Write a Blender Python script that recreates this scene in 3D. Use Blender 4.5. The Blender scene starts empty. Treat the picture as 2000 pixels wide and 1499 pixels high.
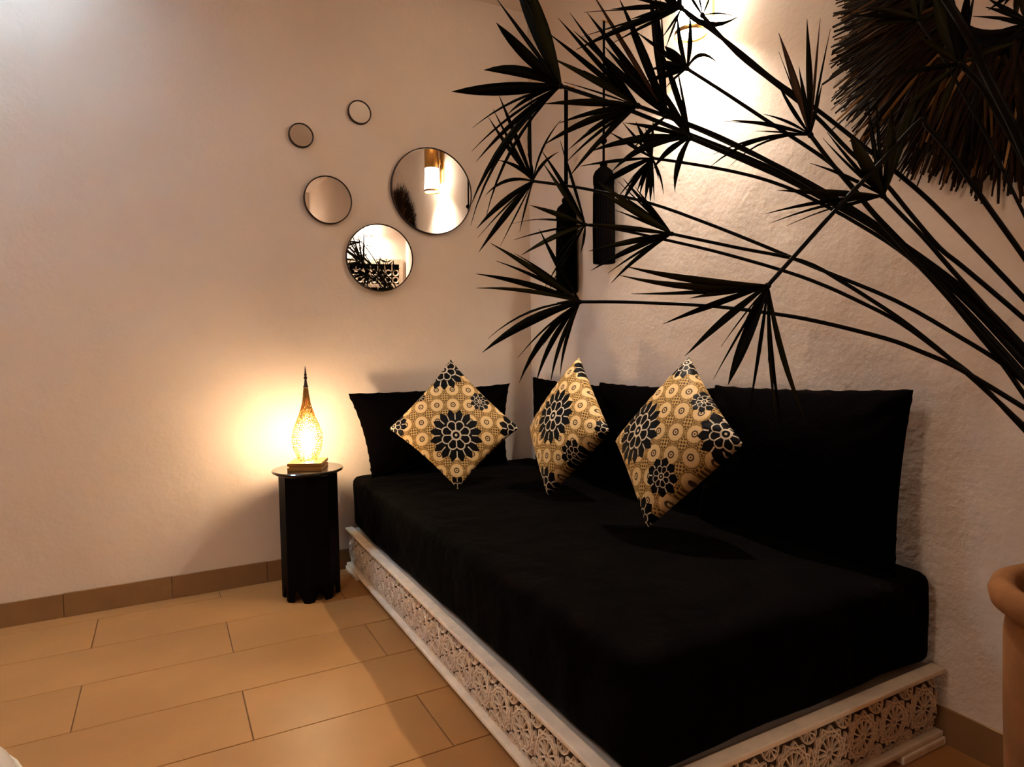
import bpy, bmesh, math, random
from mathutils import Vector, Matrix, noise
R_ = random.Random(7)
PI = math.pi
sc = bpy.context.scene
col = sc.collection

# ---------------------------------------------------------------- camera, world, exposure
CAM_F = 1266.2                                     # focal length in pixels of the 2000 px wide frame
yaw, pit, rol = 0.490965, -0.0562995, -0.0133358
fw = Vector((math.sin(yaw)*math.cos(pit), math.cos(yaw)*math.cos(pit), math.sin(pit)))
r0 = Vector((math.cos(yaw), -math.sin(yaw), 0)); u0 = r0.cross(fw)
rt = r0*math.cos(rol) + u0*math.sin(rol); up = -r0*math.sin(rol) + u0*math.cos(rol)
CP = Vector((0, 0, 1.1))
cam = bpy.data.cameras.new('camera'); cam.sensor_width = 36; cam.lens = CAM_F/2000*36; cam.clip_start = .02
co = bpy.data.objects.new('camera', cam); col.objects.link(co)
M = Matrix((rt, up, -fw)).transposed().to_4x4(); M.translation = CP; co.matrix_world = M
sc.camera = co
sc.view_settings.view_transform = 'Standard'; sc.view_settings.look = 'None'
sc.view_settings.gamma = 1; sc.view_settings.use_curve_mapping = False
sc.view_settings.exposure = 1.42
W = bpy.data.worlds.new('sky'); sc.world = W; W.use_nodes = True
W.node_tree.nodes['Background'].inputs[0].default_value = (.50, .72, .92, 1)
W.node_tree.nodes['Background'].inputs[1].default_value = 30

YA, XB, XL, YF, ZC = 3.223, 1.85, -3.3, -3.0, 2.95  # wall planes and ceiling

def light(name, loc, power, color, size=.03, kind='POINT'):
    l = bpy.data.lights.new(name, kind); l.energy = power; l.color = color
    if kind == 'POINT': l.shadow_soft_size = size
    o = bpy.data.objects.new(name, l); col.objects.link(o); o.location = loc; return o
light('sconce_light', (1.765, 1.86, 2.315), 44, (1, .88, .75), .035)
light('sconce_light', (-3.2, .6, 2.27), 11, (1, .84, .68), .035)  # out of view, added on the left wall as ambient fill
light('sconce_light', (1.33, -2.9, 2.27), 24, (1, .84, .68), .035)  # added behind the camera: brightens the rear of the room and fills
al = light('ceiling_fill', (-.9, .9, 2.90), 7, (1, .80, .62), kind='AREA'); al.data.size = .7; al.data.shape = 'DISK'  # unseen soft disk added overhead to lift the ambient light

def PX(x, y, t):
    "point seen at photo position x, y, at depth t metres"
    return CP + (rt*((x-1000)/CAM_F) - up*((y-749.5)/CAM_F) + fw)*t

# ---------------------------------------------------------------- node helpers
class N:
    T = None
    def __init__(s, v): s.v = v
    @staticmethod
    def op(o, *a):
        n = N.T.nodes.new('ShaderNodeMath'); n.operation = o
        for i, x in enumerate(a):
            if isinstance(x, N): N.T.links.new(x.v, n.inputs[i])
            else: n.inputs[i].default_value = x
        return N(n.outputs[0])
    def __add__(s, o): return N.op('ADD', s, o)
    def __radd__(s, o): return N.op('ADD', o, s)
    def __sub__(s, o): return N.op('SUBTRACT', s, o)
    def __rsub__(s, o): return N.op('SUBTRACT', o, s)
    def __mul__(s, o): return N.op('MULTIPLY', s, o)
    def __rmul__(s, o): return N.op('MULTIPLY', o, s)
    def __truediv__(s, o): return N.op('DIVIDE', s, o)
    def __rtruediv__(s, o): return N.op('DIVIDE', o, s)
    def __lt__(s, o): return N.op('LESS_THAN', s, o)
    def __gt__(s, o): return N.op('GREATER_THAN', s, o)
    def abs(s): return N.op('ABSOLUTE', s)
    def fr(s): return N.op('FRACT', s)
    def mx(s, o): return N.op('MAXIMUM', s, o)
    def mn(s, o): return N.op('MINIMUM', s, o)
def ln(a, b): return N.op('SQRT', a*a + b*b)

def mat(name, color, rough=.6, metal=0., spec=.5, bump=None, var=None, emis=None, sheen=0., trans=0., scale_var=4., grad=None):
    m = bpy.data.materials.new(name); m.use_nodes = True; t = m.node_tree
    b = t.nodes['Principled BSDF']; b.inputs['Base Color'].default_value = (*color, 1)
    b.inputs['Roughness'].default_value = rough; b.inputs['Metallic'].default_value = metal
    b.inputs['Specular IOR Level'].default_value = spec
    if sheen: b.inputs['Sheen Weight'].default_value = sheen; b.inputs['Sheen Roughness'].default_value = .35
    if trans: b.inputs['Transmission Weight'].default_value = trans
    tc = t.nodes.new('ShaderNodeTexCoord')
    if var:
        nz = t.nodes.new('ShaderNodeTexNoise'); nz.inputs['Scale'].default_value = scale_var; nz.inputs['Detail'].default_value = 6
        t.links.new(tc.outputs['Object'], nz.inputs['Vector'])
        mr = t.nodes.new('ShaderNodeValToRGB'); mr.color_ramp.elements[0].position = .3; mr.color_ramp.elements[1].position = .7
        mr.color_ramp.elements[0].color = (*[c*(1-var) for c in color], 1)
        mr.color_ramp.elements[1].color = (*[min(1, c*(1+var)) for c in color], 1)
        t.links.new(nz.outputs[0], mr.inputs[0]); t.links.new(mr.outputs[0], b.inputs['Base Color'])
    if bump:
        n2 = t.nodes.new('ShaderNodeTexNoise'); n2.inputs['Scale'].default_value = bump[0]; n2.inputs['Detail'].default_value = 8
        t.links.new(tc.outputs['Object'], n2.inputs['Vector'])
        bp = t.nodes.new('ShaderNodeBump'); bp.inputs['Strength'].default_value = bump[1]; bp.inputs['Distance'].default_value = bump[2]
        t.links.new(n2.outputs[0], bp.inputs['Height']); t.links.new(bp.outputs[0], b.inputs['Normal'])
    if emis:
        b.inputs['Emission Color'].default_value = (*emis[0], 1); b.inputs['Emission Strength'].default_value = emis[1]
    return m

M_wall = mat('plaster', (.71, .595, .51), .93, spec=.15, bump=(5, .22, .03), var=.05, scale_var=1.6)
# second finer trowel relief on the plaster
t = M_wall.node_tree
n1 = t.nodes.new('ShaderNodeTexNoise'); n1.inputs['Scale'].default_value = 60; n1.inputs['Detail'].default_value = 4
tc = [n for n in t.nodes if n.type == 'TEX_COORD'][0]; bp0 = [n for n in t.nodes if n.type == 'BUMP'][0]
bp1 = t.nodes.new('ShaderNodeBump'); bp1.inputs['Strength'].default_value = .25; bp1.inputs['Distance'].default_value = .004
t.links.new(tc.outputs['Object'], n1.inputs['Vector']); t.links.new(n1.outputs[0], bp1.inputs['Height'])
t.links.new(bp0.outputs[0], bp1.inputs['Normal']); t.links.new(bp1.outputs[0], t.nodes['Principled BSDF'].inputs['Normal'])

M_tile = mat('stone_tile', (.385, .178, .056), .42, spec=.35, bump=(30, .08, .004), var=.12, scale_var=2.5)
M_base = mat('skirting_tile', (.25, .135, .055), .5, spec=.3, bump=(30, .1, .004), var=.12, scale_var=5)
M_grout = mat('grout', (.16, .075, .03), .9)
M_black = mat('black_velvet', (.0010, .0005, .0005), .9, spec=.015, bump=(14, .4, .02), sheen=.002)
M_throw = mat('black_throw', (.0011, .0006, .0005), .9, spec=.02, bump=(9, .6, .03), sheen=.005)
M_blackwood = mat('black_lacquer', (.0012, .0007, .0007), .5, spec=.05)
M_top = mat('black_table_top', (.012, .010, .008), .16, spec=.6)
M_white = mat('white_painted_carving', (.82, .68, .53), .6, spec=.25, bump=(60, .2, .003), var=.12, scale_var=20)
M_slat = mat('pale_board', (.42, .36, .30), .7, var=.1)
M_recess = mat('cutout_shade', (.045, .024, .012), .9)  # shade in the carved holes, put into the colour of the backing
M_brass = mat('brass', (.55, .32, .09), .3, metal=1, bump=(40, .2, .002))
M_aged = mat('aged_brass', (.42, .22, .055), .4, metal=.8, bump=(60, .3, .002))
M_frame = mat('dark_bronze', (.03, .016, .010), .4, metal=.6)
M_mirror = mat('mirror_glass', (.93, .93, .92), .0, metal=1)
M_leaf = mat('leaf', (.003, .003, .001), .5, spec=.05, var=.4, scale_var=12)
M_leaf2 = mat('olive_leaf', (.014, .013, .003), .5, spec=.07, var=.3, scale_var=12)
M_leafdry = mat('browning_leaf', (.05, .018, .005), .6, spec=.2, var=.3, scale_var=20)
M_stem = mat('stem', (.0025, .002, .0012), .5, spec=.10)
M_terra = mat('terracotta', (.24, .10, .035), .85, spec=.15, bump=(22, .5, .006), var=.22, scale_var=9)
M_soil = mat('soil', (.02, .012, .008), 1, bump=(40, 1, .02))
M_thread = mat('black_thread', (.001, .0006, .0006), .9, spec=.02)
M_glow = mat('frosted_glass', (.9, .85, .75), .5, emis=((1, .86, .68), 16))
M_bulb = mat('bulb', (1, .9, .7), .5, emis=((1, .76, .46), 160))
M_pouf = mat('white_pouf', (.75, .68, .58), .8, bump=(50, .3, .004))
M_glass = bpy.data.materials.new('clear_glass'); M_glass.use_nodes = True; t = M_glass.node_tree
t.nodes.remove(t.nodes['Principled BSDF']); a_ = t.nodes.new('ShaderNodeBsdfTransparent'); b_ = t.nodes.new('ShaderNodeBsdfGlossy'); b_.inputs['Roughness'].default_value = .02
c_ = t.nodes.new('ShaderNodeMixShader'); c_.inputs[0].default_value = .07; t.links.new(a_.outputs[0], c_.inputs[1]); t.links.new(b_.outputs[0], c_.inputs[2]); t.links.new(c_.outputs[0], t.nodes['Material Output'].inputs[0])

# straw with a colour per strand
M_straw = bpy.data.materials.new('straw'); M_straw.use_nodes = True; t = M_straw.node_tree
at = t.nodes.new('ShaderNodeAttribute'); at.attribute_name = 'tone'
cr = t.nodes.new('ShaderNodeValToRGB'); e = cr.color_ramp.elements
e[0].position = 0; e[0].color = (.005, .003, .002, 1); e[1].position = 1; e[1].color = (.42, .24, .11, 1)
k = e.new(.62); k.color = (.020, .009, .004, 1); k = e.new(.85); k.color = (.15, .07, .022, 1)
t.links.new(at.outputs['Fac'], cr.inputs[0]); t.links.new(cr.outputs[0], t.nodes['Principled BSDF'].inputs['Base Color'])
t.nodes['Principled BSDF'].inputs['Roughness'].default_value = .7; t.nodes['Principled BSDF'].inputs['Specular IOR Level'].default_value = .04

# ---------------------------------------------------------------- object helpers
def mobj(name, verts, faces, m, parent=None, smooth=False, uv=None):
    me = bpy.data.meshes.new(name); me.from_pydata([tuple(v) for v in verts], [], faces)
    if m: me.materials.append(m)
    if smooth:
        for p in me.polygons: p.use_smooth = True
    if uv:
        l = me.uv_layers.new(name='UVMap')
        for lp in me.loops: l.data[lp.index].uv = uv[lp.vertex_index]
    o = bpy.data.objects.new(name, me); col.objects.link(o)
    if parent: o.parent = parent
    return o
def share(name, me, parent=None, mw=None):
    o = bpy.data.objects.new(name, me); col.objects.link(o)
    if parent: o.parent = parent
    if mw is not None: o.matrix_local = mw
    return o
def tag(o, label, cat, group=None, kind=None):
    if label: o['label'] = label
    if cat: o['category'] = cat
    if group: o['group'] = group
    if kind: o['kind'] = kind
    return o
def empty(name, loc, rz=0):
    o = bpy.data.objects.new(name, None); col.objects.link(o); o.location = loc; o.rotation_euler.z = rz; o.empty_display_size = .05; return o
class G:
    "collects geometry for one mesh"
    def __init__(s): s.v = []; s.f = []
    def add(s, vs, fs):
        b = len(s.v); s.v += [Vector(v) for v in vs]; s.f += [tuple(i+b for i in f) for f in fs]
    def box(s, a, b, bev=0.):
        x0, y0, z0 = a; x1, y1, z1 = b
        if bev <= 0:
            s.add([(x0,y0,z0),(x1,y0,z0),(x1,y1,z0),(x0,y1,z0),(x0,y0,z1),(x1,y0,z1),(x1,y1,z1),(x0,y1,z1)],
                  [(0,3,2,1),(4,5,6,7),(0,1,5,4),(1,2,6,5),(2,3,7,6),(3,0,4,7)]); return
        bm = bmesh.new(); bmesh.ops.create_cube(bm, size=1)
        for v in bm.verts: v.co = Vector(((x0+x1)/2+v.co.x*(x1-x0), (y0+y1)/2+v.co.y*(y1-y0), (z0+z1)/2+v.co.z*(z1-z0)))
        bmesh.ops.bevel(bm, geom=bm.edges[:], offset=bev, segments=2, affect='EDGES', profile=.6)
        bm.verts.ensure_lookup_table(); s.add([v.co.copy() for v in bm.verts], [tuple(v.index for v in f.verts) for f in bm.faces]); bm.free()
    def lathe(s, prof, n=32, c=(0,0,0), a0=0, cap=True, ax='z', fl=None):
        vs = []; fs = []
        for j, (r, z) in enumerate(prof):
            for i in range(n):
                a = a0+2*PI*i/n; rr = r*(fl(a, z) if fl else 1)
                p = (rr*math.cos(a), rr*math.sin(a), z)
                if ax == 'y': p = (p[0], p[2], p[1])
                if ax == 'x': p = (p[2], p[0], p[1])
                vs.append((p[0]+c[0], p[1]+c[1], p[2]+c[2]))
        for j in range(len(prof)-1):
            for i in range(n):
                k = (i+1) % n; fs.append((j*n+i, j*n+k, (j+1)*n+k, (j+1)*n+i))
        if cap: fs.append(tuple(range(n-1, -1, -1))); fs.append(tuple((len(prof)-1)*n+i for i in range(n)))
        s.add(vs, fs)
    def tube(s, pts, rad, n=8):
        pts = [Vector(p) for p in pts]; vs = []; fs = []; prev = None
        for i, p in enumerate(pts):
            d = (pts[min(i+1, len(pts)-1)]-pts[max(i-1, 0)]).normalized()
            if prev is None: a = d.orthogonal().normalized()
            else: a = (prev-d*prev.dot(d)).normalized()
            prev = a; b = d.cross(a); rr = rad(i/(len(pts)-1)) if callable(rad) else rad
            for q in range(n):
                th = 2*PI*q/n; vs.append(p+(a*math.cos(th)+b*math.sin(th))*rr)
        for i in range(len(pts)-1):
            for q in range(n):
                k = (q+1) % n; fs.append((i*n+q, i*n+k, (i+1)*n+k, (i+1)*n+q))
        fs.append(tuple(range(n-1, -1, -1))); fs.append(tuple((len(pts)-1)*n+q for q in range(n)))
        s.add(vs, fs)
    def sphere(s, c, r, n=12, sz=1):
        s.lathe([(max(.0005, r*math.sin(PI*j/8)), -r*sz*math.cos(PI*j/8)) for j in range(9)], n, c)
    def build(s, name, m, parent=None, smooth=False): return mobj(name, s.v, s.f, m, parent, smooth)

# ---------------------------------------------------------------- room
def plane_struct(name, a, b, m=M_wall):
    g = G(); g.box(a, b); o = g.build(name, m); o['kind'] = 'structure'; return o
plane_struct('wall_back', (XL-.2, YA, -.05), (XB+.2, YA+.2, ZC))
plane_struct('wall_right', (XB, YF-.2, -.05), (XB+.2, YA, ZC))
plane_struct('wall_left', (XL-.2, YF-.2, -.05), (XL, YA, ZC))
plane_struct('wall_front', (XL, YF-.2, -.05), (XB, YF, ZC))
# ceiling around a roof light near the back wall
SX0, SX1, SY0, SY1 = -1.45, -.40, 2.90, 3.20
g = G()
for a, b in (((XL, YF, ZC), (XB, SY0, ZC+.15)), ((XL, SY1, ZC), (XB, YA, ZC+.15)), ((XL, SY0, ZC), (SX0, SY1, ZC+.15)), ((SX1, SY0, ZC), (XB, SY1, ZC+.15))): g.box(a, b)
o = g.build('ceiling', M_wall); o['kind'] = 'structure'
w = empty('window_1', ((SX0+SX1)/2, (SY0+SY1)/2, ZC+.15)); w['kind'] = 'structure'; w['label'] = 'glazed roof light over the back wall'
hx, hy = (SX1-SX0)/2, (SY1-SY0)/2
g = G(); fwid = .03
g.box((-hx-.02, -hy-.02, 0), (-hx+fwid, hy+.02, .05)); g.box((hx-fwid, -hy-.02, 0), (hx+.02, hy+.02, .05))
g.box((-hx+fwid, -hy-.02, 0), (hx-fwid, -hy+fwid, .05)); g.box((-hx+fwid, hy-fwid, 0), (hx-fwid, hy+.02, .05)); g.box((-.015, -hy+fwid, 0), (.015, hy-fwid, .05))
g.build('window_frame', M_blackwood, w)
for s in (-1, 1):
    g = G(); a, b = sorted((s*.015, s*(hx-fwid))); g.box((a, -hy+fwid, .02), (b, hy-fwid, .026)); g.build('pane', M_glass, w)

# floor: grout bed and single tiles
fl = plane_struct('floor', (XL, YF, -.05), (XB, YA, -.0035), M_grout)
TW, TL, GAP = .303, .947, .0034
tile_cache = {}
def tile(x0, x1, y0, y1):
    x0, x1 = max(x0, XL+.002), min(x1, XB-.002); y0, y1 = max(y0, YF+.002), min(y1, YA-.002)
    if x1-x0 < .02 or y1-y0 < .02: return
    x0 += GAP/2; x1 -= GAP/2; y0 += GAP/2; y1 -= GAP/2
    k = (round(x1-x0, 4), round(y1-y0, 4))
    if k not in tile_cache:
        b = .0012; hx, hy = (x1-x0)/2, (y1-y0)/2
        vs = [(-hx,-hy,-.0035),(hx,-hy,-.0035),(hx,hy,-.0035),(-hx,hy,-.0035),(-hx,-hy,-b),(hx,-hy,-b),(hx,hy,-b),(-hx,hy,-b),(-hx+b,-hy+b,0),(hx-b,-hy+b,0),(hx-b,hy-b,0),(-hx+b,hy-b,0)]
        fs = [(8,9,10,11)]+[(i,(i+1)%4,4+(i+1)%4,4+i) for i in range(4)]+[(4+i,4+(i+1)%4,8+(i+1)%4,8+i) for i in range(4)]
        me = bpy.data.meshes.new('tile'); me.from_pydata(vs, [], fs); me.materials.append(M_tile); tile_cache[k] = me
    o = share('tile', tile_cache[k], fl); o.location = ((x0+x1)/2, (y0+y1)/2, R_.uniform(-.0003, .0002))
row = 0
for j in range(-17, 5):
    y = 1.914+TW*j
    off = .664 if (j % 2) else .180
    off -= TL*6
    for i in range(12): tile(off+i*TL, off+(i+1)*TL, y, y+TW)

# skirting tiles
def skirting(name, pts, wall):
    root = empty(name, (0, 0, 0)); root['kind'] = 'structure'
    for a, b in zip(pts[:-1], pts[1:]):
        g = G(); h = .1+R_.uniform(-.0012, .0012); th = .010+R_.uniform(-.001, .001)
        if wall == 'back': g.box((a+.001, YA-th, 0), (b-.001, YA, h), .0015)
        elif wall == 'right': g.box((XB-th, a+.001, 0), (XB, b-.001, h), .0015)
        elif wall == 'left': g.box((XL, a+.001, 0), (XL+th, b-.001, h), .0015)
        else: g.box((a+.001, YF, 0), (b-.001, YF+th, h), .0015)
        g.build('skirting_tile', M_base, root)
def rng(a, b, anchor, st=.4):
    k = math.ceil((a-anchor)/st); out = [a]
    while anchor+k*st < b: 
        if anchor+k*st > a+.02: out.append(anchor+k*st)
        k += 1
    return out+[b]
skirting('baseboard_back', rng(XL, XB-.012, -.01), 'back')
skirting('baseboard_right', rng(YF, YA-.012, .3), 'right')
skirting('baseboard_left', rng(YF, YA-.012, .0, .9), 'left')
skirting('baseboard_front', rng(XL+.012, XB-.012, .0, .9), 'front')

# ---------------------------------------------------------------- daybed frame
BX0, BX1, BY0, BY1 = .772, 1.838, .972, 3.205
bed = tag(empty('daybed_frame', ((BX0+BX1)/2, (BY0+BY1)/2, 0)), 'low white daybed frame with carved openwork sides in the room corner', 'bed frame')
bed_inv = Matrix.Translation(-bed.location)
PH0, PH1 = .037, .194
def prof_off(h): return .013*math.sin(PI*min(1, max(0, h)))**.8 if 0 < h < 1 else 0
# openwork rosette, in (s along panel, h 0..1 up the panel)
PER = .125
def strips():
    "polylines (points, half width) of one carved module"
    L = []; H = PH1-PH0; cx, cy = 0, H*.5; Rr = .050
    def ring(x, y, r, n=20): return [(x+r*math.cos(2*PI*i/n), y+r*math.sin(2*PI*i/n)) for i in range(n+1)]
    p = lambda r_, t_: (cx+r_*math.cos(t_), cy+r_*math.sin(t_))
    L.append((ring(cx, cy, Rr, 24), .0019)); L.append((ring(cx, cy, .0095, 8), .0022)); L.append((ring(cx, cy, .040, 24), .0013))
    for k in range(12):
        a = 2*PI*k/12
        L.append(([p(.010, a), p(.040, a)], .0016))
        L.append(([p(.040, a), p(.0495, a+PI/12), p(.040, a+PI/6)], .0013))
        L.append(([p(Rr, a), p(Rr+.011, a+PI/12), p(Rr, a+PI/6)], .0016))
    for sx in (-1, 1):
        for yy, r_ in ((.010, .026), (H-.010, .026)):
            x = sx*PER/2
            L.append(([(x-sx*r_*math.cos(b), yy+r_*math.sin(b)) for b in [PI*(i/8-.5) for i in range(9)]], .0018))
            for b in (-1.2, -.6, 0, .6, 1.2): L.append(([(x-sx*.004*math.cos(b), yy+.004*math.sin(b)), (x-sx*r_*math.cos(b), yy+r_*math.sin(b))], .0015))
    for i in range(6):
        x = -PER/2+PER*(i+.5)/6; w_ = PER/12
        for y0, y1 in ((.001, .011), (H-.001, H-.011)): L.append(([(x-w_, y0), (x, y1), (x+w_, y0)], .0014))
    for x in (-PER/2, PER/2):
        s_ = 1 if x < 0 else -1
        L.append(([(x, H*.30), (x+s_*.009, H*.5), (x, H*.70)], .0017)); L.append(([(x, H*.5), (x+s_*.013, H*.5)], .0015))
    return L
def rosette_mesh(m):
    g = G(); H = PH1-PH0
    for pl, hw in strips():
        pts = [(x, min(max(y, .0008), H-.0008)) for x, y in pl]
        for (ax, ay), (bx, by) in zip(pts[:-1], pts[1:]):
            d = Vector((bx-ax, by-ay)); 
            if d.length < 1e-5: continue
            d.normalize(); n = Vector((-d.y, d.x))*hw*1.15; e_ = d*.0008
            ws = []
            for (x, y), s in (((ax, ay), -1), ((bx, by), 1)):
                o_ = prof_off(y/H)
                x += e_.x*s; y += e_.y*s
                ws.append((Vector((x-n.x*1.05, o_-.006, y-n.y*1.05)), Vector((x-n.x*.85, o_-.0005, y-n.y*.85)), Vector((x+n.x*.85, o_-.0005, y+n.y*.85)), Vector((x+n.x*1.05, o_-.006, y+n.y*1.05))))
            a, b = ws
            g.add(list(a)+list(b), [(0,1,5,4), (1,2,6,5), (2,3,7,6), (0,4,7,3)][:3])
    me = bpy.data.meshes.new('rosette'); me.from_pydata([tuple(v) for v in g.v], [], g.f); me.materials.append(m); return me
ros = rosette_mesh(M_white)
def carved_panel(name, length, origin, rot, count):
    "local x along, +y outward, z up"
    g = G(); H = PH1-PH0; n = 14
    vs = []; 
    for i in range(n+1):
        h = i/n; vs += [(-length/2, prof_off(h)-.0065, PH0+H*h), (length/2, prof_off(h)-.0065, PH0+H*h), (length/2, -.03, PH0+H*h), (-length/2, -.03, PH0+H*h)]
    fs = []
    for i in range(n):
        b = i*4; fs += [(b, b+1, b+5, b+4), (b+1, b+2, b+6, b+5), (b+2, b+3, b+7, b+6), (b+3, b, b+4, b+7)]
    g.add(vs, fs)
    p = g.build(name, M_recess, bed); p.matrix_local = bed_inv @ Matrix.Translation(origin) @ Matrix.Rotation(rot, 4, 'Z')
    st = length/count
    for i in range(count):
        share('rosette', ros, p, Matrix.Translation((-length/2+st*(i+.5), 0, PH0)) @ Matrix.Diagonal((st/PER*.997, 1, 1, 1)))
    return p
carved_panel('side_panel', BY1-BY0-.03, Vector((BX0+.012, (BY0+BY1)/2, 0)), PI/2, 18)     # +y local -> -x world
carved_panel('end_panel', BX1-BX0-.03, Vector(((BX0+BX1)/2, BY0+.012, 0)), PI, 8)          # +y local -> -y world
def rail(name, z0, z1, ov, dep, m=M_white):
    for nm, a, b in ((name, (BX0-ov, BY0-ov, z0), (BX0+dep, BY1, z1)), (name, (BX0+dep+.001, BY0-ov, z0), (BX1, BY0+dep, z1))):
        g = G(); g.box(a, b, min(.006, (z1-z0)*.3)); o = g.build(nm, m, bed, False); o.matrix_local = bed_inv
rail('top_moulding', .201, .214, .013, .026)
rail('cove_moulding', .193, .202, .004, .022)
rail('bottom_moulding', .022, .037, .010, .03)
def foot(a, b):
    g = G(); g.box(a, b, .005); o = g.build('foot', M_white, bed); o.matrix_local = bed_inv
foot((BX0-.016, BY1-.19, 0), (BX0+.05, BY1, .022))
foot((BX0-.016, BY0-.016, 0), (BX0+.20, BY0+.05, .022))
foot((BX1-.19, BY0-.016, 0), (BX1+.002, BY0+.05, .022))
foot((BX1-.12, BY1-.19, 0), (BX1, BY1, .022))
g = G(); g.box((BX0+.027, BY0+.027, .18), (BX1-.002, BY1-.002, .206)); o = g.build('mattress_board', M_slat, bed); o.matrix_local = bed_inv

# ---------------------------------------------------------------- mattress
def soft_box(name, a, b, m, bev=.05, amp=.006, nx=50, ny=90, nz=12, seed=3., taper=.0):
    x0, y0, z0 = a; x1, y1, z1 = b; c = Vector(((x0+x1)/2, (y0+y1)/2, (z0+z1)/2)); h = Vector(((x1-x0)/2, (y1-y0)/2, (z1-z0)/2))
    bm = bmesh.new(); bmesh.ops.create_cube(bm, size=2)
    def cut(ax, n):
        for i in range(1, n):
            pt = Vector((0, 0, 0)); pt[ax] = -1+2*i/n; no = Vector((0, 0, 0)); no[ax] = 1
            bmesh.ops.bisect_plane(bm, geom=bm.verts[:]+bm.edges[:]+bm.faces[:], plane_co=pt, plane_no=no)
    cut(0, nx); cut(1, ny); cut(2, nz)
    for v in bm.verts:
        p = Vector((v.co.x*h.x, v.co.y*h.y, v.co.z*h.z))
        q = Vector((max(-h.x+bev, min(h.x-bev, p.x)), max(-h.y+bev, min(h.y-bev, p.y)), max(-h.z+bev, min(h.z-bev, p.z))))
        d = p-q
        if d.length > 1e-6:
            dm = max(abs(d.x), abs(d.y), abs(d.z)); p = q+d.normalized()*bev*(dm/bev)
        w = p+c
        nn = noise.noise(w*4+Vector((seed, 0, 0)))*1.0+noise.noise(w*11+Vector((0, seed, 0)))*.45
        nrm = d.normalized() if d.length > 1e-6 else Vector((0, 0, 1))
        p += nrm*nn*amp
        v.co = p+c
    me = bpy.data.meshes.new(name); bm.to_mesh(me); bm.free(); me.materials.append(m)
    for p in me.polygons: p.use_smooth = True
    o = bpy.data.objects.new(name, me); col.objects.link(o); return o
MZ0, MZ1 = .214, .470
o = soft_box('mattress', (BX0+.024, BY0+.022, MZ0), (BX1-.006, BY1-.002, MZ1), M_throw, .035, .007)
tag(o, 'thick mattress under a black velvet cover lying on the carved daybed frame', 'mattress')

# ---------------------------------------------------------------- cushions
def pillow(name, c4, T, m, nrm_hint, n=44, pinch=.07, wr=.004, seed=0., puff=.5, uvdiag=False, ears=.0, seam=True):
    "c4: four corners TL TR BR BL (diamonds: top, right, bottom, left)"
    A, B, C_, D = [Vector(p) for p in c4]
    cen = (A+B+C_+D)/4; nrm = (C_-A).cross(D-B).normalized()
    if nrm.dot(nrm_hint) < 0: nrm = -nrm
    vs = []; uv = []; fs = []
    for side in (1, -1):
        for j in range(n+1):
            for i in range(n+1):
                # denser near the edge
                u = math.sin((i/n-.5)*PI); v = math.sin((j/n-.5)*PI)
                uu = u*(1-pinch*(1-v*v)); vv = v*(1-pinch*(1-u*u))
                s, t_ = (uu+1)/2, (1-vv)/2
                p = A*(1-s)*(1-t_)+B*s*(1-t_)+C_*s*t_+D*(1-s)*t_
                prof = max(0., (1-u*u)*(1-v*v))**puff
                p = p+nrm*side*T/2*prof
                e_ = 1-min(1, prof*1.5)
                w = p*1.0
                edge = max(0, max(abs(u), abs(v))-.55)/.45
                ang = math.atan2(v, u)
                wrk = math.sin(ang*26+seed*3+2*noise.noise(w*9))*edge*(1-edge**4)*.9+noise.noise(w*7+Vector((seed, seed, 0)))*1.2*prof
                p = p+nrm*side*wr*wrk*(prof**.35)
                if i in (0, n) or j in (0, n): p = p+(p-cen).normalized()*wr*.5*math.sin((u-v)*30+seed)
                vs.append(p)
                if uvdiag: uv.append(((uu+vv)/2, (vv-uu)/2))
                else: uv.append((uu, vv))
    k = (n+1)**2
    idx = lambda s, i, j: (s*k+j*(n+1)+i)
    for j in range(n):
        for i in range(n):
            fs.append((idx(0,i,j), idx(0,i+1,j), idx(0,i+1,j+1), idx(0,i,j+1)))
            fs.append((idx(1,i,j), idx(1,i,j+1), idx(1,i+1,j+1), idx(1,i+1,j)))
    base = Vector((cen.x, cen.y, min(p.z for p in vs)))
    vs = [p-base for p in vs]
    me = bpy.data.meshes.new(name); me.from_pydata([tuple(v) for v in vs], [], fs); me.materials.append(m)
    l = me.uv_layers.new(name='UVMap')
    for lp in me.loops: l.data[lp.index].uv = uv[lp.vertex_index]
    bm = bmesh.new(); bm.from_mesh(me); bmesh.ops.remove_doubles(bm, verts=bm.verts[:], dist=1e-5); bmesh.ops.recalc_face_normals(bm, faces=bm.faces[:]); bm.to_mesh(me); bm.free()
    for p in me.polygons: p.use_smooth = True
    o = bpy.data.objects.new(name, me); col.objects.link(o); o.location = base
    return o

BC = 'plain black back cushions'
ZT = MZ1+.004
o = pillow('back_cushion', [(.775, 3.135, .885), (1.665, 3.145, .90), (1.60, 3.06, ZT+.003), (.86, 3.06, ZT+.003)], .13, M_black, Vector((0, -1, 0)), seed=1., pinch=.055, wr=.009)
tag(o, 'black cushion against the mirror wall, at the table lamp end', 'cushion', BC)
o = pillow('back_cushion', [(1.765, 3.06, .935), (1.775, 2.45, .915), (1.72, 2.43, ZT), (1.72, 2.96, ZT)], .11, M_black, Vector((-1, 0, 0)), seed=2., pinch=.035, wr=.007)
tag(o, 'black cushion in the corner, behind the middle patterned cushion', 'cushion', BC)
o = pillow('back_cushion', [(1.755, 2.43, .932), (1.765, 1.72, .94), (1.72, 1.69, ZT), (1.71, 2.43, ZT)], .12, M_black, Vector((-1, 0, 0)), seed=3., pinch=.035, wr=.007)
tag(o, 'black cushion between the middle and the right patterned cushions', 'cushion', BC)
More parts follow.
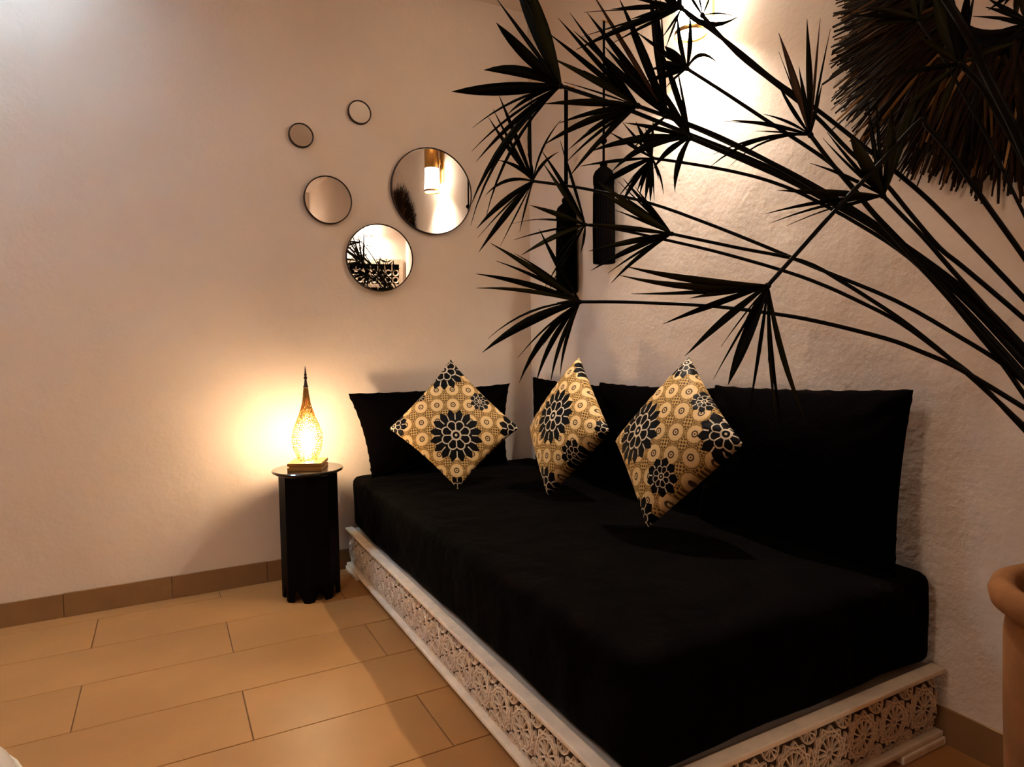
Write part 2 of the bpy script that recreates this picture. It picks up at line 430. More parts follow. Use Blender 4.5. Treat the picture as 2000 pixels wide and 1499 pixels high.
o = pillow('back_cushion', [(1.745, 1.71, .952), (1.765, 1.02, .972), (1.70, 1.02, ZT), (1.69, 1.74, ZT)], .15, M_black, Vector((-1, 0, 0)), seed=4., pinch=.04, wr=.007)
tag(o, 'large black cushion at the front end of the daybed, nearest the plant', 'cushion', BC)

# flower node group
FG = bpy.data.node_groups.new('flower', 'ShaderNodeTree')
for nm in ('p', 'q', 'cx', 'cy', 'R', 'n'): FG.interface.new_socket(nm, in_out='INPUT', socket_type='NodeSocketFloat')
for nm in ('black', 'line'): FG.interface.new_socket(nm, in_out='OUTPUT', socket_type='NodeSocketFloat')
gi = FG.nodes.new('NodeGroupInput'); go = FG.nodes.new('NodeGroupOutput'); N.T = FG
p, q, cx, cy, RR, nn = [N(gi.outputs[i]) for i in range(6)]
dx = p-cx; dy = q-cy; r_ = ln(dx, dy)/RR; th = N.op('ARCTAN2', dy, dx)/(2*PI)+.5
tri = ((th*nn).fr()-.5).abs()*2
tri8 = ((th*8).fr()-.5).abs()*2
inside = r_ < (1.02-tri*.22)
rm = .56-tri8*tri8*.12
l1 = (tri > (1-.10/r_))*(r_ > .60)
l2 = (r_-rm).abs() < .028
l3 = (tri8 > (1-.055/r_))*(r_ > .2)*(r_ < rm)
l4 = (r_-.17).abs() < .035
l5 = r_ < .05
line = l1.mx(l2).mx(l3).mx(l4).mx(l5)*inside
FG.links.new(inside.v, go.inputs[0]); FG.links.new(line.v, go.inputs[1])

def brocade(name, flowers):
    m = bpy.data.materials.new(name); m.use_nodes = True; t = m.node_tree; N.T = t
    uvn = t.nodes.new('ShaderNodeUVMap'); uvn.uv_map = 'UVMap'
    sep = t.nodes.new('ShaderNodeSeparateXYZ'); t.links.new(uvn.outputs[0], sep.inputs[0])
    p, q = N(sep.outputs[0]), N(sep.outputs[1])
    S = .245
    a = (p/S+.5).fr()-.5; b = (q/S+.5).fr()-.5
    ra = ln(a, b); ac = .5-a.abs(); bc = .5-b.abs(); rc = ln(ac, bc)
    thl = N.op('ARCTAN2', b, a)
    disc = ra < (.375+.02*N.op('COSINE', thl*12))
    ring = ((ra-.13).abs() < .035).mx(ra < .045)
    outl = ((ra-.43).abs() < .018)
    dots = ln((ac*6.5).fr()-.5, (bc*6.5).fr()-.5) < .33
    crossd = dots*(rc < .27)*(rc > .02)
    link = ((ac < .018).mx(bc < .018))*(((ac.mx(bc))*12).fr() < .7)*(rc > .27)
    smallr = ((ln(ac, bc-.33)-.04).abs() < .014).mx((ln(ac-.33, bc)-.04).abs() < .014)
    dark = (ring.mx(outl*.8).mx(crossd).mx(link).mx(smallr))
    blk = N(None); blk = None; lin = None
    for (cx, cy, R, n) in flowers:
        gn = t.nodes.new('ShaderNodeGroup'); gn.node_tree = FG
        t.links.new(p.v, gn.inputs[0]); t.links.new(q.v, gn.inputs[1])
        for i, x in enumerate((cx, cy, R, n)): gn.inputs[2+i].default_value = x
        B_, L_ = N(gn.outputs[0]), N(gn.outputs[1])
        blk = B_ if blk is None else blk.mx(B_); lin = L_ if lin is None else lin.mx(L_)
    def mix(f, c1, c2):
        n = t.nodes.new('ShaderNodeMix'); n.data_type = 'RGBA'
        if isinstance(f, N): t.links.new(f.v, n.inputs[0])
        for i, c in ((6, c1), (7, c2)):
            if isinstance(c, tuple): n.inputs[i].default_value = (*c, 1)
            else: t.links.new(c, n.inputs[i])
        return n.outputs[2]
    c = mix(disc, (.50, .30, .10), (.68, .46, .22))
    c = mix(dark*.93, c, (.035, .018, .012))
    c = mix(blk, c, (.0018, .0012, .0016))
    c = mix(lin, c, (.60, .48, .34))
    bs = t.nodes['Principled BSDF']; t.links.new(c, bs.inputs['Base Color']); bs.inputs['Roughness'].default_value = .55
    bs.inputs['Specular IOR Level'].default_value = .08
    h = (1-(dark.mx(blk)))*1.0+lin
    bp = t.nodes.new('ShaderNodeBump'); bp.inputs['Strength'].default_value = .3; bp.inputs['Distance'].default_value = .001
    t.links.new(h.v, bp.inputs['Height']); t.links.new(bp.outputs[0], bs.inputs['Normal'])
    return m
PG = 'black and gold patterned scatter cushions'
def P4(ps): return [PX(*a) for a in ps]
m1 = brocade('brocade_lamp_side', [(.02, -.22, .39, 16), (.41, .32, .15, 9), (-.12, .83, .34, 14), (-.93, .02, .22, 12), (.96, -.06, .28, 12), (0, -1.02, .2, 12), (-.5, .42, .08, 9)])
o = pillow('scatter_cushion', P4([(880, 703, 3.07), (1014, 836, 3.02), (894, 956, 2.86), (760, 838, 2.98)]), .15, m1, -fw, seed=5., pinch=.065, wr=.005, uvdiag=True, puff=.42)
tag(o, 'black and gold flower cushion nearest the table lamp, standing on its corner', 'cushion', PG)
m2 = brocade('brocade_middle', [(.0, .06, .40, 16), (.5, -.42, .20, 9), (-.05, -.92, .30, 12), (.28, .92, .26, 12), (1.0, .02, .2, 12)])
o = pillow('scatter_cushion', P4([(1131, 699, 2.86), (1190, 842, 2.58), (1070, 968, 2.68), (1036, 838, 2.90)]), .18, m2, -fw, seed=6., pinch=.045, wr=.005, uvdiag=True, puff=.40)
tag(o, 'narrowest-looking black and gold flower cushion, seen edge-on in the middle', 'cushion', PG)
m3 = brocade('brocade_right', [(-.38, .02, .38, 16), (.16, -.48, .20, 9), (.82, .06, .30, 12), (.46, .40, .15, 9), (.02, .90, .24, 12), (-.12, -.95, .26, 12)])
o = pillow('scatter_cushion', P4([(1347, 698, 2.25), (1452, 868, 1.98), (1264, 1032, 2.08), (1203, 862, 2.30)]), .18, m3, -fw, seed=7., pinch=.055, wr=.005, uvdiag=True, puff=.40)
tag(o, 'largest-looking black and gold flower cushion, at right beside the long black cushion', 'cushion', PG)

# ---------------------------------------------------------------- side table and lamp
TX, TY, TH = .545, 2.965, .572
tb = tag(empty('side_table', (TX, TY, 0)), 'small black octagonal side table with round top, under the lit lamp', 'table')
NS = 8; RB = .126
def oct(i, r): a = 2*PI*(i+.5)/NS+.12; return Vector((r*math.cos(a), r*math.sin(a), 0))
for i in range(NS):       # eight side boards, each cut to an arch between two feet
    a, b = oct(i, RB), oct(i+1, RB); n = (a+b).normalized()
    W_ = (b-a).length; e1 = (b-a).normalized(); ht = TH-.022
    pts = [(0, 0), (0, ht), (W_, ht), (W_, 0), (W_*.76, 0), (W_*.76, .03), (W_*.70, .052), (W_*.60, .062), (W_*.5, .078), (W_*.40, .062), (W_*.30, .052), (W_*.24, .03), (W_*.24, 0)]
    vs = [a+e1*x+Vector((0, 0, z)) for x, z in pts]+[a+e1*x+Vector((0, 0, z))-n*.012 for x, z in pts]
    k = len(pts); me_v = vs; fs = []
    bm = bmesh.new(); bv = [bm.verts.new(v) for v in vs]
    bm.faces.new(bv[:k][::-1]); bm.faces.new(bv[k:])
    for j in range(k): bm.faces.new((bv[j], bv[(j+1) % k], bv[k+(j+1) % k], bv[k+j]))
    bmesh.ops.triangulate(bm, faces=[f for f in bm.faces if len(f.verts) > 4]); bmesh.ops.recalc_face_normals(bm, faces=bm.faces[:])
    me = bpy.data.meshes.new('side_board'); bm.to_mesh(me); bm.free(); me.materials.append(M_blackwood)
    share('side_board', me, tb)
g = G(); g.lathe([(.118, TH-.022), (.136, TH-.020), (.142, TH-.014), (.152, TH-.010), (.154, TH-.004), (.150, TH), (.02, TH)], 48); g.build('table_top', M_top, tb)

LZ = TH
lp = tag(empty('table_lamp', (.545, 2.955, LZ)), 'glowing gold teardrop filigree lamp on the black side table', 'lamp')
la = -yaw+.08
g = G(); g.box((-.073, -.073, 0), (.073, .073, .016), .002); g.box((-.066, -.066, .016), (.066, .066, .022)); g.box((-.073, -.073, .022), (.073, .073, .035), .002)
o = g.build('base', M_aged, lp); o.rotation_euler.z = la
# pierced shade: jittered lattice, every cell opened
prof = [(.036, 0), (.046, .018), (.056, .04), (.063, .065), (.0665, .09), (.066, .112), (.061, .135), (.053, .158), (.044, .18), (.035, .203), (.0265, .228), (.0195, .253), (.0150, .278), (.012, .303), (.0095, .328)]
def prof_r(z):
    for (a, za), (b, zb) in zip(prof[:-1], prof[1:]):
        if za <= z <= zb: return a+(b-a)*(z-za)/(zb-za)
    return prof[-1][0]
bm = bmesh.new(); rows = []; z = 0.; NC = 34
while z <= .328: rows.append(z); z += max(.0042, prof_r(z)*2*PI/NC*.92)
grid = []
for j, z in enumerate(rows):
    ring = []
    for i in range(NC):
        a = 2*PI*(i+.5*(j % 2)+R_.uniform(-.28, .28))/NC; zz = z+(R_.uniform(-.0022, .0022) if 0 < j < len(rows)-1 else 0); r = prof_r(max(0, min(.328, zz)))
        ring.append(bm.verts.new((r*math.cos(a), r*math.sin(a), .036+zz)))
    grid.append(ring)
for j in range(len(grid)-1):
    for i in range(NC):
        k = (i+1) % NC
        if R_.random() < .5:
            bm.faces.new((grid[j][i], grid[j][k], grid[j+1][k], grid[j+1][i]))
        else:
            if j % 2: bm.faces.new((grid[j][i], grid[j][k], grid[j+1][k])); bm.faces.new((grid[j][i], grid[j+1][k], grid[j+1][i]))
            else: bm.faces.new((grid[j][i], grid[j][k], grid[j+1][i])); bm.faces.new((grid[j][k], grid[j+1][k], grid[j+1][i]))
bm.normal_update()
bmesh.ops.inset_individual(bm, faces=bm.faces[:], thickness=.0012, use_even_offset=True)
# delete the inner faces, keep the webs
me = bpy.data.meshes.new('shade')
inner_n = [f for f in bm.faces if all(len(v.link_edges) == 3 for v in f.verts)]
bmesh.ops.delete(bm, geom=inner_n, context='FACES_ONLY')
bm.to_mesh(me); bm.free(); me.materials.append(M_aged)
sh = share('shade', me, lp); md = sh.modifiers.new('thick', 'SOLIDIFY'); md.thickness = .0006
g = G(); g.lathe([(.0105, .362), (.0115, .366), (.0085, .37), (.006, .385), (.0045, .398), (.008, .402), (.008, .406), (.004, .411), (.0065, .417), (.004, .424), (.0025, .44), (.0008, .455)], 16); g.build('finial', M_frame, lp, True)
g = G(); g.lathe([(.0005, .06), (.010, .062), (.011, .072), (.017, .082), (.025, .10), (.028, .12), (.026, .142), (.018, .160), (.008, .172), (.0005, .176)], 20, cap=False); g.build('bulb', M_bulb, lp, True)

# ---------------------------------------------------------------- round mirrors
def round_mirror(cx, cz, rad, label, tilt=(0, 0), fr=.0055):
    r = tag(empty('round_mirror', (cx, YA, cz)), label, 'mirror', 'thin-framed round mirrors on the back wall')
    dep = .016
    g = G()
    n = 64; vs = []; fs = []
    for i in range(n):
        a = 2*PI*i/n
        for rr, yy in ((rad, 0), (rad, -dep), (rad-fr*.4, -dep-.002), (rad-fr, -dep), (rad-fr, -dep+.006)):
            vs.append((rr*math.cos(a), yy, rr*math.sin(a)))
    for i in range(n):
        k = (i+1) % n
        for j in range(4): fs.append((i*5+j, k*5+j, k*5+j+1, i*5+j+1))
    g.add(vs, fs); f = g.build('frame', M_frame, r, True)
    g = G(); g.lathe([(rad-fr*.6, -.0008), (rad-fr*.6, .0008)], 64, ax='y'); gl = g.build('glass', M_mirror, r); gl.location.y = -dep+.004
    g = G(); g.lathe([(rad*.7, -dep*.45), (rad*.7, .0)], 32, ax='y'); g.build('mount', M_frame, r)
    if tilt != (0, 0):
        r.location.y = YA-rad*math.sin(max(map(abs, tilt)))-.004; r.rotation_euler = (tilt[0], 0, tilt[1])
    return r
round_mirror(.607, 2.110, .057, 'leftmost of the two smallest round mirrors, showing plain wall')
round_mirror(.889, 2.260, .0575, 'highest and smallest round mirror, showing plain wall')
round_mirror(.723, 1.819, .1145, 'medium round mirror showing plain wall, left of the large one', tilt=(math.radians(1.5), 0))
round_mirror(1.2605, 1.914, .2225, 'largest round mirror, reflecting a lit wall sconce', tilt=(0, math.radians(-.4)))
round_mirror(.969, 1.554, .1675, 'lowest round mirror, reflecting palm-like leaves and a lamp', tilt=(math.radians(2), math.radians(-6)))

# ---------------------------------------------------------------- wall sconces
def sconce(y, label, rot=0, loc=None):
    s = tag(empty('wall_sconce', loc or (XB, y, 2.20), rot), label, 'lamp')
    # local -x points into the room
    g = G(); g.box((-.012, -.035, .12), (0, .035, .36), .003); g.build('back_plate', M_brass, s)
    def cyl(z0, z1, r0_, r1_, m, nm, th=.002):
        z0 += .045; z1 += .045
        g = G(); g.lathe([(r0_, z0), (r1_, z1), (r1_-th, z1), (r0_-th, z0), (r0_, z0)], 32, (-.085, 0, 0), cap=False); return g.build(nm, m, s, True)
    cyl(.0, .016, .060, .058, M_brass, 'bottom_ring', .004)
    cyl(.016, .17, .056, .050, M_glow, 'glass_shade')
    cyl(.17, .34, .052, .052, M_brass, 'sleeve')
    g = G(); g.box((-.035, -.012, .25), (-.012, .012, .29)); g.build('arm', M_brass, s)
    return s
sconce(1.86, 'lit brass wall sconce behind the plant leaves, above the daybed')
sconce(0, 'unseen brass wall sconce added on the left wall to fill the room', PI, (XL, .6, 2.20))  # added body for the unseen left fill light
sconce(0, 'brass wall sconce added behind the camera, for fill and the lowest mirror', -PI/2, (1.33, YF, 2.20))  # added body for the rear fill light, placed to show in the lowest mirror
# white pierced screen on the wall behind the camera: it shows in the lowest mirror
ps = tag(empty('pierced_screen', (1.2, YF+.03, 0)), 'white pierced lattice screen on the wall behind the camera', 'screen')
g = G()
for a, b in (((-.6, -.02, .05), (-.55, .02, 1.95)), ((.55, -.02, .05), (.6, .02, 1.95)), ((-.55, -.02, 1.88), (.55, .02, 1.95)), ((-.55, -.02, .05), (.55, .02, .12)), ((-.55, -.02, 1.55), (.55, .02, 1.60))): g.box(a, b)
g.build('frame', M_white, ps)
g = G()
for i in range(11):
    for k in range(18):
        x, z = -.50+i*.10, .16+k*.10
        if 1.53 < z+.0 < 1.62 or z > 1.84: continue
        g.tube([(x+.042*math.cos(2*PI*q/8), 0, z+.042*math.sin(2*PI*q/8)) for q in range(9)], .012, 4)
    g.box((x-.006+.05, -.006, .12), (x+.006+.05, .006, 1.88)) if i < 10 else None
o = g.build('lattice', M_white, ps)
g = G(); g.box((-.6, -.03, .05), (.6, -.022, 1.95)); g.build('backing', M_blackwood, ps)

# ---------------------------------------------------------------- straw fringed mirror
SY, SZ = .795, 1.99
sm = tag(empty('straw_fringed_mirror', (XB, SY, SZ)), 'big round mirror with a shaggy brown straw fringe on the right wall', 'mirror')
vs = []; fs = []; tone = []
for layer in range(3):
    for i in range((900, 560, 560)[layer]):
        a = R_.uniform(0, 2*PI); tw = R_.gauss(0, .10)
        ra = R_.uniform(.185, .26) if layer else R_.uniform(.26, .33); rb = R_.gauss((.505, .47, .43)[layer], .02)+ (R_.uniform(.0, .02) if layer == 0 else 0)
        x0 = -.030-.020*layer+R_.uniform(-.006, .006); x1 = -.012-.018*layer-R_.uniform(0, .025)
        w = R_.uniform(.0026, .0060); a2 = a+tw
        P0 = Vector((x0, ra*math.cos(a), ra*math.sin(a))); P2 = Vector((x1, rb*math.cos(a2), rb*math.sin(a2)))
        P1 = (P0+P2)/2+Vector((-.012, 0, 0)); d = (P2-P0).normalized(); wv = d.cross(Vector((1, 0, R_.uniform(-.5, .5)))).normalized()*w; uo = d.cross(wv).normalized()*.0012
        b = len(vs)
        for P, s in ((P0, 1), (P1, 1), (P2, .6)):
            vs += [P-wv*s, P+uo*s, P+wv*s]
        for q in (0, 3):
            fs += [(b+q, b+q+3, b+q+4, b+q+1), (b+q+1, b+q+4, b+q+5, b+q+2)]
        tn = min(1, max(0, R_.betavariate(1.4, 2.2))); tone += [tn]*9
me = bpy.data.meshes.new('straw_fringe'); me.from_pydata([tuple(v) for v in vs], [], fs); me.materials.append(M_straw)
at = me.attributes.new('tone', 'FLOAT', 'POINT'); at.data.foreach_set('value', tone)
o = share('straw_fringe', me, sm); o['kind'] = 'stuff'
g = G(); g.lathe([(.17, -.075), (.19, -.072), (.21, -.06), (.30, -.036), (.44, -.012), (.44, 0)], 48, ax='x'); o = g.build('backing', M_blackwood, sm)
g = G(); g.lathe([(.165, -.082), (.165, -.078)], 48, ax='x'); g.build('glass', M_mirror, sm)
g = G(); g.tube([(-.08, .168*math.cos(2*PI*i/48), .168*math.sin(2*PI*i/48)) for i in range(49)], .007, 6); g.build('plaited_rim', M_straw, sm)

# ---------------------------------------------------------------- tassels
def tassel(y, z0, z1, rad, label, beads, ztop, x=1.795):
    t_ = tag(empty('wall_tassel', (x, y, z0)), label, 'tassel', 'long black tassels hanging on the right wall')
    H = z1-z0
    g = G()
    fl = lambda a, z: 1+.045*math.cos(a*26)+.02*math.sin(a*9+z*20)
    g.lathe([(rad*.92, 0), (rad*1.0, .004), (rad*1.0, H*.35), (rad*.97, H*.7), (rad*.90, H*.80)], 104, fl=fl); g.build('skirt', M_thread, t_)
    g = G(); g.lathe([(rad*.90, H*.79), (rad*.98, H*.82), (rad*.98, H*.9), (rad*.80, H*.95), (rad*.45, H*.985), (rad*.3, H)], 28, fl=lambda a, z: 1+.02*math.cos(a*14)); g.build('head', M_thread, t_, True)
    g = G(); top = ztop-z0
    g.tube([(0, 0, H-.002), (.003, 0, (H+top)/2), (.006, 0, top)], beads[0], 8); g.build('cord', M_thread, t_)
    for bz, br in beads[1]:
        g = G(); g.sphere((0, 0, bz-z0), br, 14, .9); g.build('bead', M_thread, t_, True)
    g = G(); g.tube([(XB-x, 0, top), (-.004, 0, top)], .004, 6); g.build('hook', M_brass, t_)
tassel(2.76, 1.367, 1.815, .051, 'lower black tassel on a thick rope, nearest the room corner', (.010, [(1.825, .022)]), 2.385)
tassel(2.445, 1.477, 1.915, .049, 'higher black tassel on a thin beaded cord, nearer the sconce', (.0055, [(1.925, .018), (2.03, .016)]), 2.56)

# ---------------------------------------------------------------- white pouf at the left edge
pf = tag(empty('round_pouf', (-.542, 1.345, 0)), 'edge of a white round pouf at the lower left corner', 'pouf')
g = G(); g.lathe([(.20, 0), (.27, .01), (.292, .06), (.300, .18), (.297, .31), (.285, .365), (.26, .395), (.20, .41), (.10, .418), (.01, .42)], 40); g.build('body', M_pouf, pf, True)
g = G(); g.tube([(.2985*math.cos(2*PI*i/40), .2985*math.sin(2*PI*i/40), .335) for i in range(41)], .004, 6); g.build('piping', M_pouf, pf)

# ---------------------------------------------------------------- potted papyrus
PC = Vector((1.60, .525, 0)); PR = .185; PHT = .60
pp = tag(empty('potted_papyrus', PC), 'tall umbrella papyrus arching out of a terracotta pot at the right edge', 'plant')
g = G(); g.lathe([(.15, 0), (.162, .01), (.168, .15), (.176, .35), (.180, .50), (.176, .535), (.186, .548), (.204, .562), (.209, .582), (.202, .602), (.185, .611), (.166, .604), (.158, .585), (.156, .50), (.01, .50)], 56, fl=lambda a, z: 1+.006*math.sin(a*3+z*8)); g.build('pot', M_terra, pp, True)
g = G(); g.lathe([(.157, .50), (.157, .535), (.09, .545), (.005, .55)], 32); g.build('soil', M_soil, pp)

def leaf_mesh(base, ctrl, tip, w, N_, fold, blunt):
    "lanceolate V-folded blade along a quadratic curve"
    vs = []; fs = []; n = 8
    for i in range(n+1):
        t_ = i/n; p = base*(1-t_)**2+ctrl*2*t_*(1-t_)+tip*t_*t_
        d = ((ctrl-base)*(1-t_)+(tip-ctrl)*t_).normalized(); s = d.cross(N_).normalized(); nn = s.cross(d)
        pw = (.30+.70*min(1, t_/.42)**.8) if t_ < .42 else (1-((t_-.42)/.58)**(2.6 if blunt else 1.7))
        ww = max(.0004, w*pw/2)
        vs += [p-s*ww+nn*ww*fold, p, p+s*ww+nn*ww*fold, p-nn*.0007]
    for i in range(n):
        b = i*4
        fs += [(b, b+4, b+5, b+1), (b+1, b+5, b+6, b+2), (b+2, b+6, b+7, b+3), (b+3, b+7, b+4, b)]
    return vs, fs
inv = Matrix.Translation(-PC)
def umbel(hub, depth, stem, leaves, sr=.0046, end=1.2, nofan=False):
    """hub: photo position of the crown; stem: photo positions on to the right edge; leaves: (x, y, width px, bend px[, style])"""
    pts = [PX(hub[0], hub[1], depth)]
    L = [0]; prev = hub
    for s in stem: L.append(L[-1]+math.hypot(s[0]-prev[0], s[1]-prev[1])); prev = s
    tot = L[-1] or 1
    for s, l in zip(stem, L[1:]):
        f = l/tot; f = f*f*(3-2*f)*.5+f*.5
        pts.append(PX(s[0], s[1], depth+(end-depth)*f))
    last = pts[-1]; a = R_.uniform(0, 2*PI); rr = R_.uniform(.02, .11)
    root = PC+Vector((rr*math.cos(a), rr*math.sin(a), .545))
    d = (pts[-1]-pts[-2]).normalized() if len(pts) > 1 else Vector((0, 0, -1))
    k1 = last+d*.12; k2 = root+Vector((0, 0, max(.10, (last.z-root.z)*.45)))
    for i in range(1, 9):
        q = i/8; pts.append(last*(1-q)**3+k1*3*q*(1-q)**2+k2*3*q*q*(1-q)+root*q**3)
    # catmull-rom smoothing
    P = [pts[0]]+pts+[pts[-1]]; sm_ = []
    for i in range(1, len(P)-2):
        for q in range(4):
            u = q/4
            sm_.append(.5*((2*P[i])+(P[i+1]-P[i-1])*u+(2*P[i-1]-5*P[i]+4*P[i+1]-P[i+2])*u*u+(3*P[i]-P[i-1]-3*P[i+1]+P[i+2])*u**3))
    sm_.append(P[-1])
    g = G(); g.tube([p-PC for p in sm_], lambda q: sr*(.85+.35*q), 7)
    g.sphere(sm_[0]-PC, sr*1.25, 8)
    st = g.build('stem', M_stem, pp, True)
    hub3 = sm_[0]; sdir = (sm_[0]-sm_[2]).normalized()
    for lf in leaves:
        x, y, w, bend = lf[:4]; style = lf[4] if len(lf) > 4 else ''
        dx, dy = x-hub[0], y-hub[1]; l2 = math.hypot(dx, dy); ux, uy = dx/l2, dy/l2
        cx, cy = hub[0]+dx*.5-uy*bend*-1*-1, hub[1]+dy*.5+ux*bend
        len3 = l2*depth/CAM_F
        off = (R_.random()-.45)*min(.16, .6*len3)+.0
        tip = PX(x, y, depth+off); ctl = PX(cx, cy, depth+off*.5+R_.uniform(-.01, .01))
        vdir = (CP-hub3).normalized(); Nn = (vdir+Vector((R_.uniform(-.5, .5), R_.uniform(-.5, .5), R_.uniform(-.5, .5)))).normalized()
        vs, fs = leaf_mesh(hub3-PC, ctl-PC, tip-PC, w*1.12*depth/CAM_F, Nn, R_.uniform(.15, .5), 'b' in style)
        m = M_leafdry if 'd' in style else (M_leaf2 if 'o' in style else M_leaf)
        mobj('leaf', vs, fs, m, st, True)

# A: far upper left crown with the broad leaves
umbel((1095, 168), 1.60, [(1180, 196), (1262, 228), (1345, 262), (1440, 300), (1540, 345), (1640, 398), (1760, 475), (1900, 580), (2010, 690)],
 [(882,179,21,0,'b'),(945,137,19,22,'b'),(969,44,20,-6,'b'),(968,-5,8,0),(1004,-40,26,6,'b'),(1020,-60,24,8,'o'),(1036,-40,10,0),(1045,-20,5,0),
  (923,250,5,24),(921,296,5,20),(930,316,9,18),(920,400,12,40),(919,441,7,52),(948,430,6,46),(990,225,8,18)], .0058)
umbel((1041, 354), 1.65, [(1100,362),(1164,373),(1270,397),(1380,436),(1483,477),(1600,526),(1750,588),(1880,662),(1958,711),(2010,757)],
 [(974,185,10,0),(963,213,6,-4),(954,229,8,-4),(1040,184,8,-12),(1095,235,5,-20),(1091,297,6,-16),(972,313,7,16),(948,382,7,30),
  (931,447,11,12),(935,493,12,4),(977,481,3,0),(1015,453,4,2),(933,465,3,6),(1030,300,5,6)], .0042)
umbel((1143, 439), 1.60, [(1210,449),(1293,467),(1400,492),(1523,527),(1600,554),(1680,590),(1760,632),(1840,690),(1906,741),(2005,845)],
 [(1035,401,10,4,'o'),(1001,437,2,20),(1003,469,4,8),(1018,499,12,8,'o'),(1062,565,4,4),(1069,574,4,4),(1089,500,4,4,'o'),(1134,495,6,-4),
  (1057,293,9,4),(1060,318,10,2,'o'),(1094,275,6,0),(1085,560,4,6),(1052,430,3,6)], .0042)
umbel((1133, 590), 1.50, [(1200,590),(1270,592),(1387,598),(1510,613),(1600,629),(1731,662),(1800,688),(1876,722),(2005,800)],
 [(958,475,11,6,'o'),(969,510,7,12),(1005,495,5,10),(929,535,11,14),(930,563,8,16,'o'),(953,662,5,36),(942,689,17,24),(1011,700,4,14),(1014,748,13,30),
  (1047,748,10,22),(1075,750,8,16),(1094,734,7,14),(1061,675,3,8),(1053,447,9,-6),(1086,592,8,0,'o'),(1030,640,6,12)], .0046)
umbel((1312, 457), 1.48, [(1440,484),(1567,510),(1640,548),(1700,585),(1760,625),(1830,680),(1906,745),(2003,835)],
 [(1167,355,13,2,'o'),(1169,376,13,6,'o'),(1150,437,10,2,'o'),(1149,491,11,4,'o'),(1154,529,11,10),(1187,534,5,6),(1193,554,8,12),(1217,349,8,0),(1207,354,4,0),
  (1217,382,6,2),(1240,365,6,0),(1200,410,6,4),(1230,470,5,3)], .0044)
umbel((1274, 309), 1.55, [(1330,317),(1390,327),(1440,337),(1497,352),(1569,380),(1680,440),(1776,504),(1850,580),(1900,640),(1955,707),(2003,776)],
 [(1132,325,7,5),(1160,372,12,10),(1202,392,4,4),(1228,354,3,2),(1212,402,9,8),(1244,375,7,3),(1249,384,8,4),(1260,394,9,2),(1270,397,8,0),(1278,392,4,0),
  (1286,350,5,-4),(1215,238,6,0),(1242,238,9,0),(1190,258,7,0),(1260,246,5,0),(1276,232,6,0),(1226,330,6,4),(1296,380,4,-8)], .0042)
umbel((1348, 269), 1.43, [(1440,308),(1540,352),(1630,400),(1720,452),(1800,510),(1900,600),(2005,715)],
 [(1150,297,15,20),(1194,336,15,34),(1318,375,12,18),(1276,330,11,14),(1289,90,11,0),(1316,149,6,0),(1284,160,13,0),(1240,140,10,0),(1220,240,9,8),(1302,300,8,8),(1322,130,5,0)], .006)
umbel((1302, 226), 1.45, [(1400,265),(1500,315),(1600,372),(1700,438),(1800,522),(1900,622),(2005,738)],
 [(1146,24,13,0),(1153,-20,9,0,'d'),(1209,-4,14,6),(1267,-30,14,0),(1278,-30,11,0),(1290,-4,5,0),(1180,90,12,0),(1202,144,8,0),(1165,50,9,0),(1230,60,9,0),(1120,60,10,0),(1238,290,8,6)], .0058)
umbel((1246, 207), 1.50, [(1330,238),(1430,282),(1530,330),(1640,392),(1740,460),(1860,560),(2010,700)],
 [(1075,112,14,4,'o'),(1069,63,10,2),(1090,35,10,0),(1113,25,8,0),(1139,137,10,2,'o'),(1063,203,14,12,'o'),(1100,160,4,4),(1091,241,9,12),(1061,284,13,22,'o'),
  (1110,293,8,16),(1105,318,6,14),(1110,348,11,10),(1168,105,11,0),(1150,70,9,0),(1180,262,8,8),(1145,258,6,10)], .0055)
umbel((1342, 134), 1.40, [(1420,184),(1497,235),(1580,289),(1628,324),(1666,366),(1708,417),(1780,492),(1880,600),(1960,690),(2005,745)],
 [(1298,90,15,2,'b'),(1287,104,5,0),(1282,117,7,2),(1268,136,10,8),(1262,160,11,4),(1323,28,10,-6),(1347,28,9,6),(1402,124,7,-44,'o'),(1300,172,5,4),(1240,60,7,0)], .0044)
umbel((1331, 16), 1.38, [(1382,53),(1450,105),(1513,157),(1593,212),(1695,292),(1738,326),(1800,378),(1861,438),(2003,586)],
 [(1194,18,9,6),(1124,98,11,10),(1137,72,4,4),(1154,83,6,4),(1199,83,6,4),(1233,37,9,3),(1292,75,4,-2),(1140,24,3,4),(1290,-12,13,0),(1239,-2,7,2),(1320,-30,9,0),(1300,95,4,2),(1441,33,10,46)], .0046)
umbel((1372, 30), 1.33, [(1440,105),(1510,160),(1590,224),(1660,296),(1727,356),(1780,420),(1835,484),(1884,524),(2003,625)],
 [(1340,-20,5,0),(1392,-20,4,0),(1360,-30,4,0),(1430,30,3,-8)], .0044)
umbel((1583, 264), 1.28, [(1626,321),(1666,369),(1708,420),(1780,500),(1880,612),(2003,748)],
 [(1521,64,13,4,'d'),(1576,37,13,0,'o'),(1602,36,5,-2,'d'),(1622,56,5,-2),(1606,163,6,0),(1521,101,3,0),(1518,160,7,-6),(1491,223,6,10),(1427,235,8,10),(1409,237,3,12),
  (1475,256,4,2),(1387,326,8,44),(1393,302,5,26),(1427,323,4,38),(1560,130,8,0)], .0048)
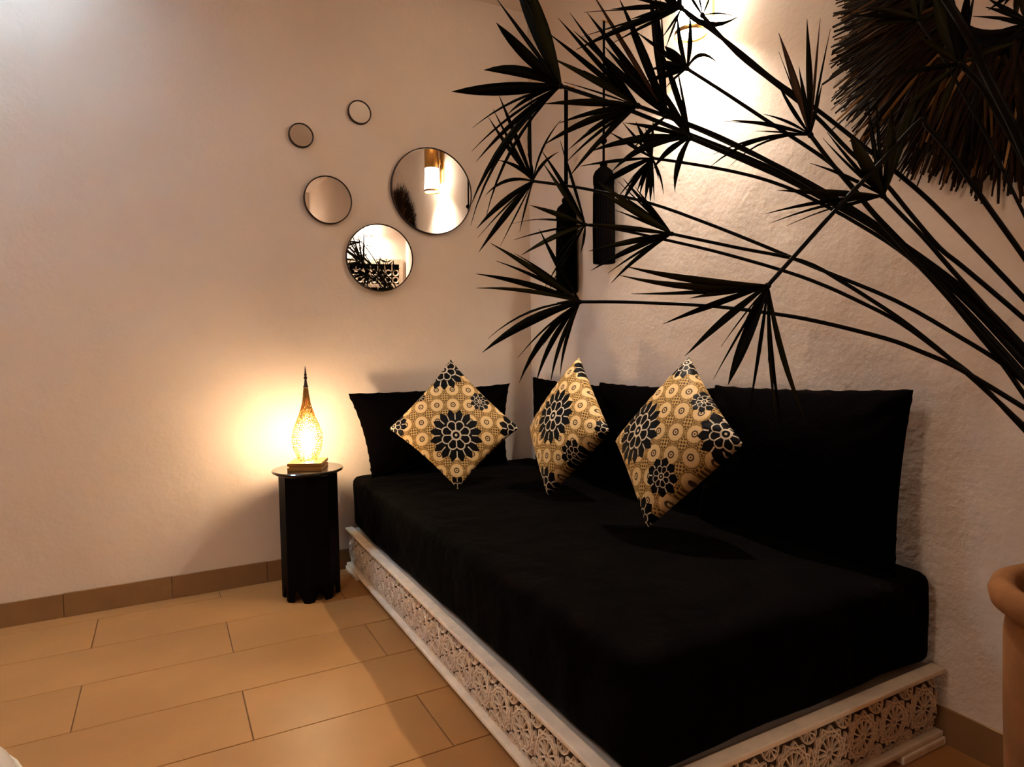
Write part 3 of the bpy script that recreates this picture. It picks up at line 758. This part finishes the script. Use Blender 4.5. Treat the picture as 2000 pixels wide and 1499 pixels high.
umbel((1725, 383), 1.22, [(1761,420),(1804,464),(1860,528),(1921,595),(2005,692)],
 [(1660,263,21,2,'ob'),(1615,258,7,-4),(1607,270,5,-6),(1582,319,7,10),(1694,193,8,-4),(1711,186,7,0),(1740,212,19,8,'ob'),(1784,180,20,4,'o'),(1734,308,9,0),
  (1518,372,13,4,'o'),(1495,418,8,14),(1502,437,6,16),(1537,441,6,12),(1800,150,14,4,'o'),(1640,410,8,6)], .0046)
umbel((1500, 558), 1.20, [(1570,480),(1640,402),(1720,318),(1796,237),(1812,248),(1858,300),(1899,360),(2003,506)],
 [(1220,520,14,-14,'o'),(1210,538,13,-24,'o'),(1233,574,8,-10),(1347,583,12,4,'o'),(1295,633,13,6),(1338,696,15,6),(1393,742,5,4),(1422,752,20,2,'b'),(1463,803,7,-4),
  (1500,710,3,-4),(1517,833,7,10,'o'),(1530,847,7,14),(1577,830,11,18,'o'),(1408,678,3,4),(1450,640,8,4)], .0048)
umbel((1876, 125), 1.12, [(1915,165),(1955,232),(2005,320)],
 [(1822,-20,24,-6,'o'),(1850,-40,18,0),(1892,-30,18,0),(1905,-20,9,0),(1990,82,12,-6,'o'),(2010,60,9,-8),(1776,148,9,8),(1700,158,6,10),(1790,70,12,4,'o'),(1760,220,12,6,'o'),(1830,240,14,6,'o')], .0062, 1.15)
umbel((1793, 38), 1.18, [(1838,105),(1880,180),(1930,270),(1973,363),(2006,430)],
 [(1700,16,13,6,'o'),(1700,48,15,4,'o'),(1778,-20,12,0,'o'),(1806,-20,12,0,'o'),(1832,18,12,4,'o'),(1660,30,9,4),(1740,100,8,6)], .003, 1.15)
umbel((1835, -20), 1.08, [(1880,50),(1930,152),(1975,240),(2010,320)],
 [(1800,-60,12,0),(1870,-60,12,0)], .0075, 1.1)
umbel((2012, 44), 1.02, [(2030,120),(2045,220)],
 [(1925,14,9,4),(1900,32,6,4),(1940,62,5,0),(1955,40,12,0,'o'),(1990,-10,14,0,'o'),(1928,-4,10,0),(1960,90,7,6)], .004, 1.02)
umbel((1990, -30), 1.1, [(2020,60),(2050,200)],
 [(1930,20,11,0),(1960,12,9,0),(1985,45,12,0,'o'),(2000,20,14,0)], .004, 1.05)
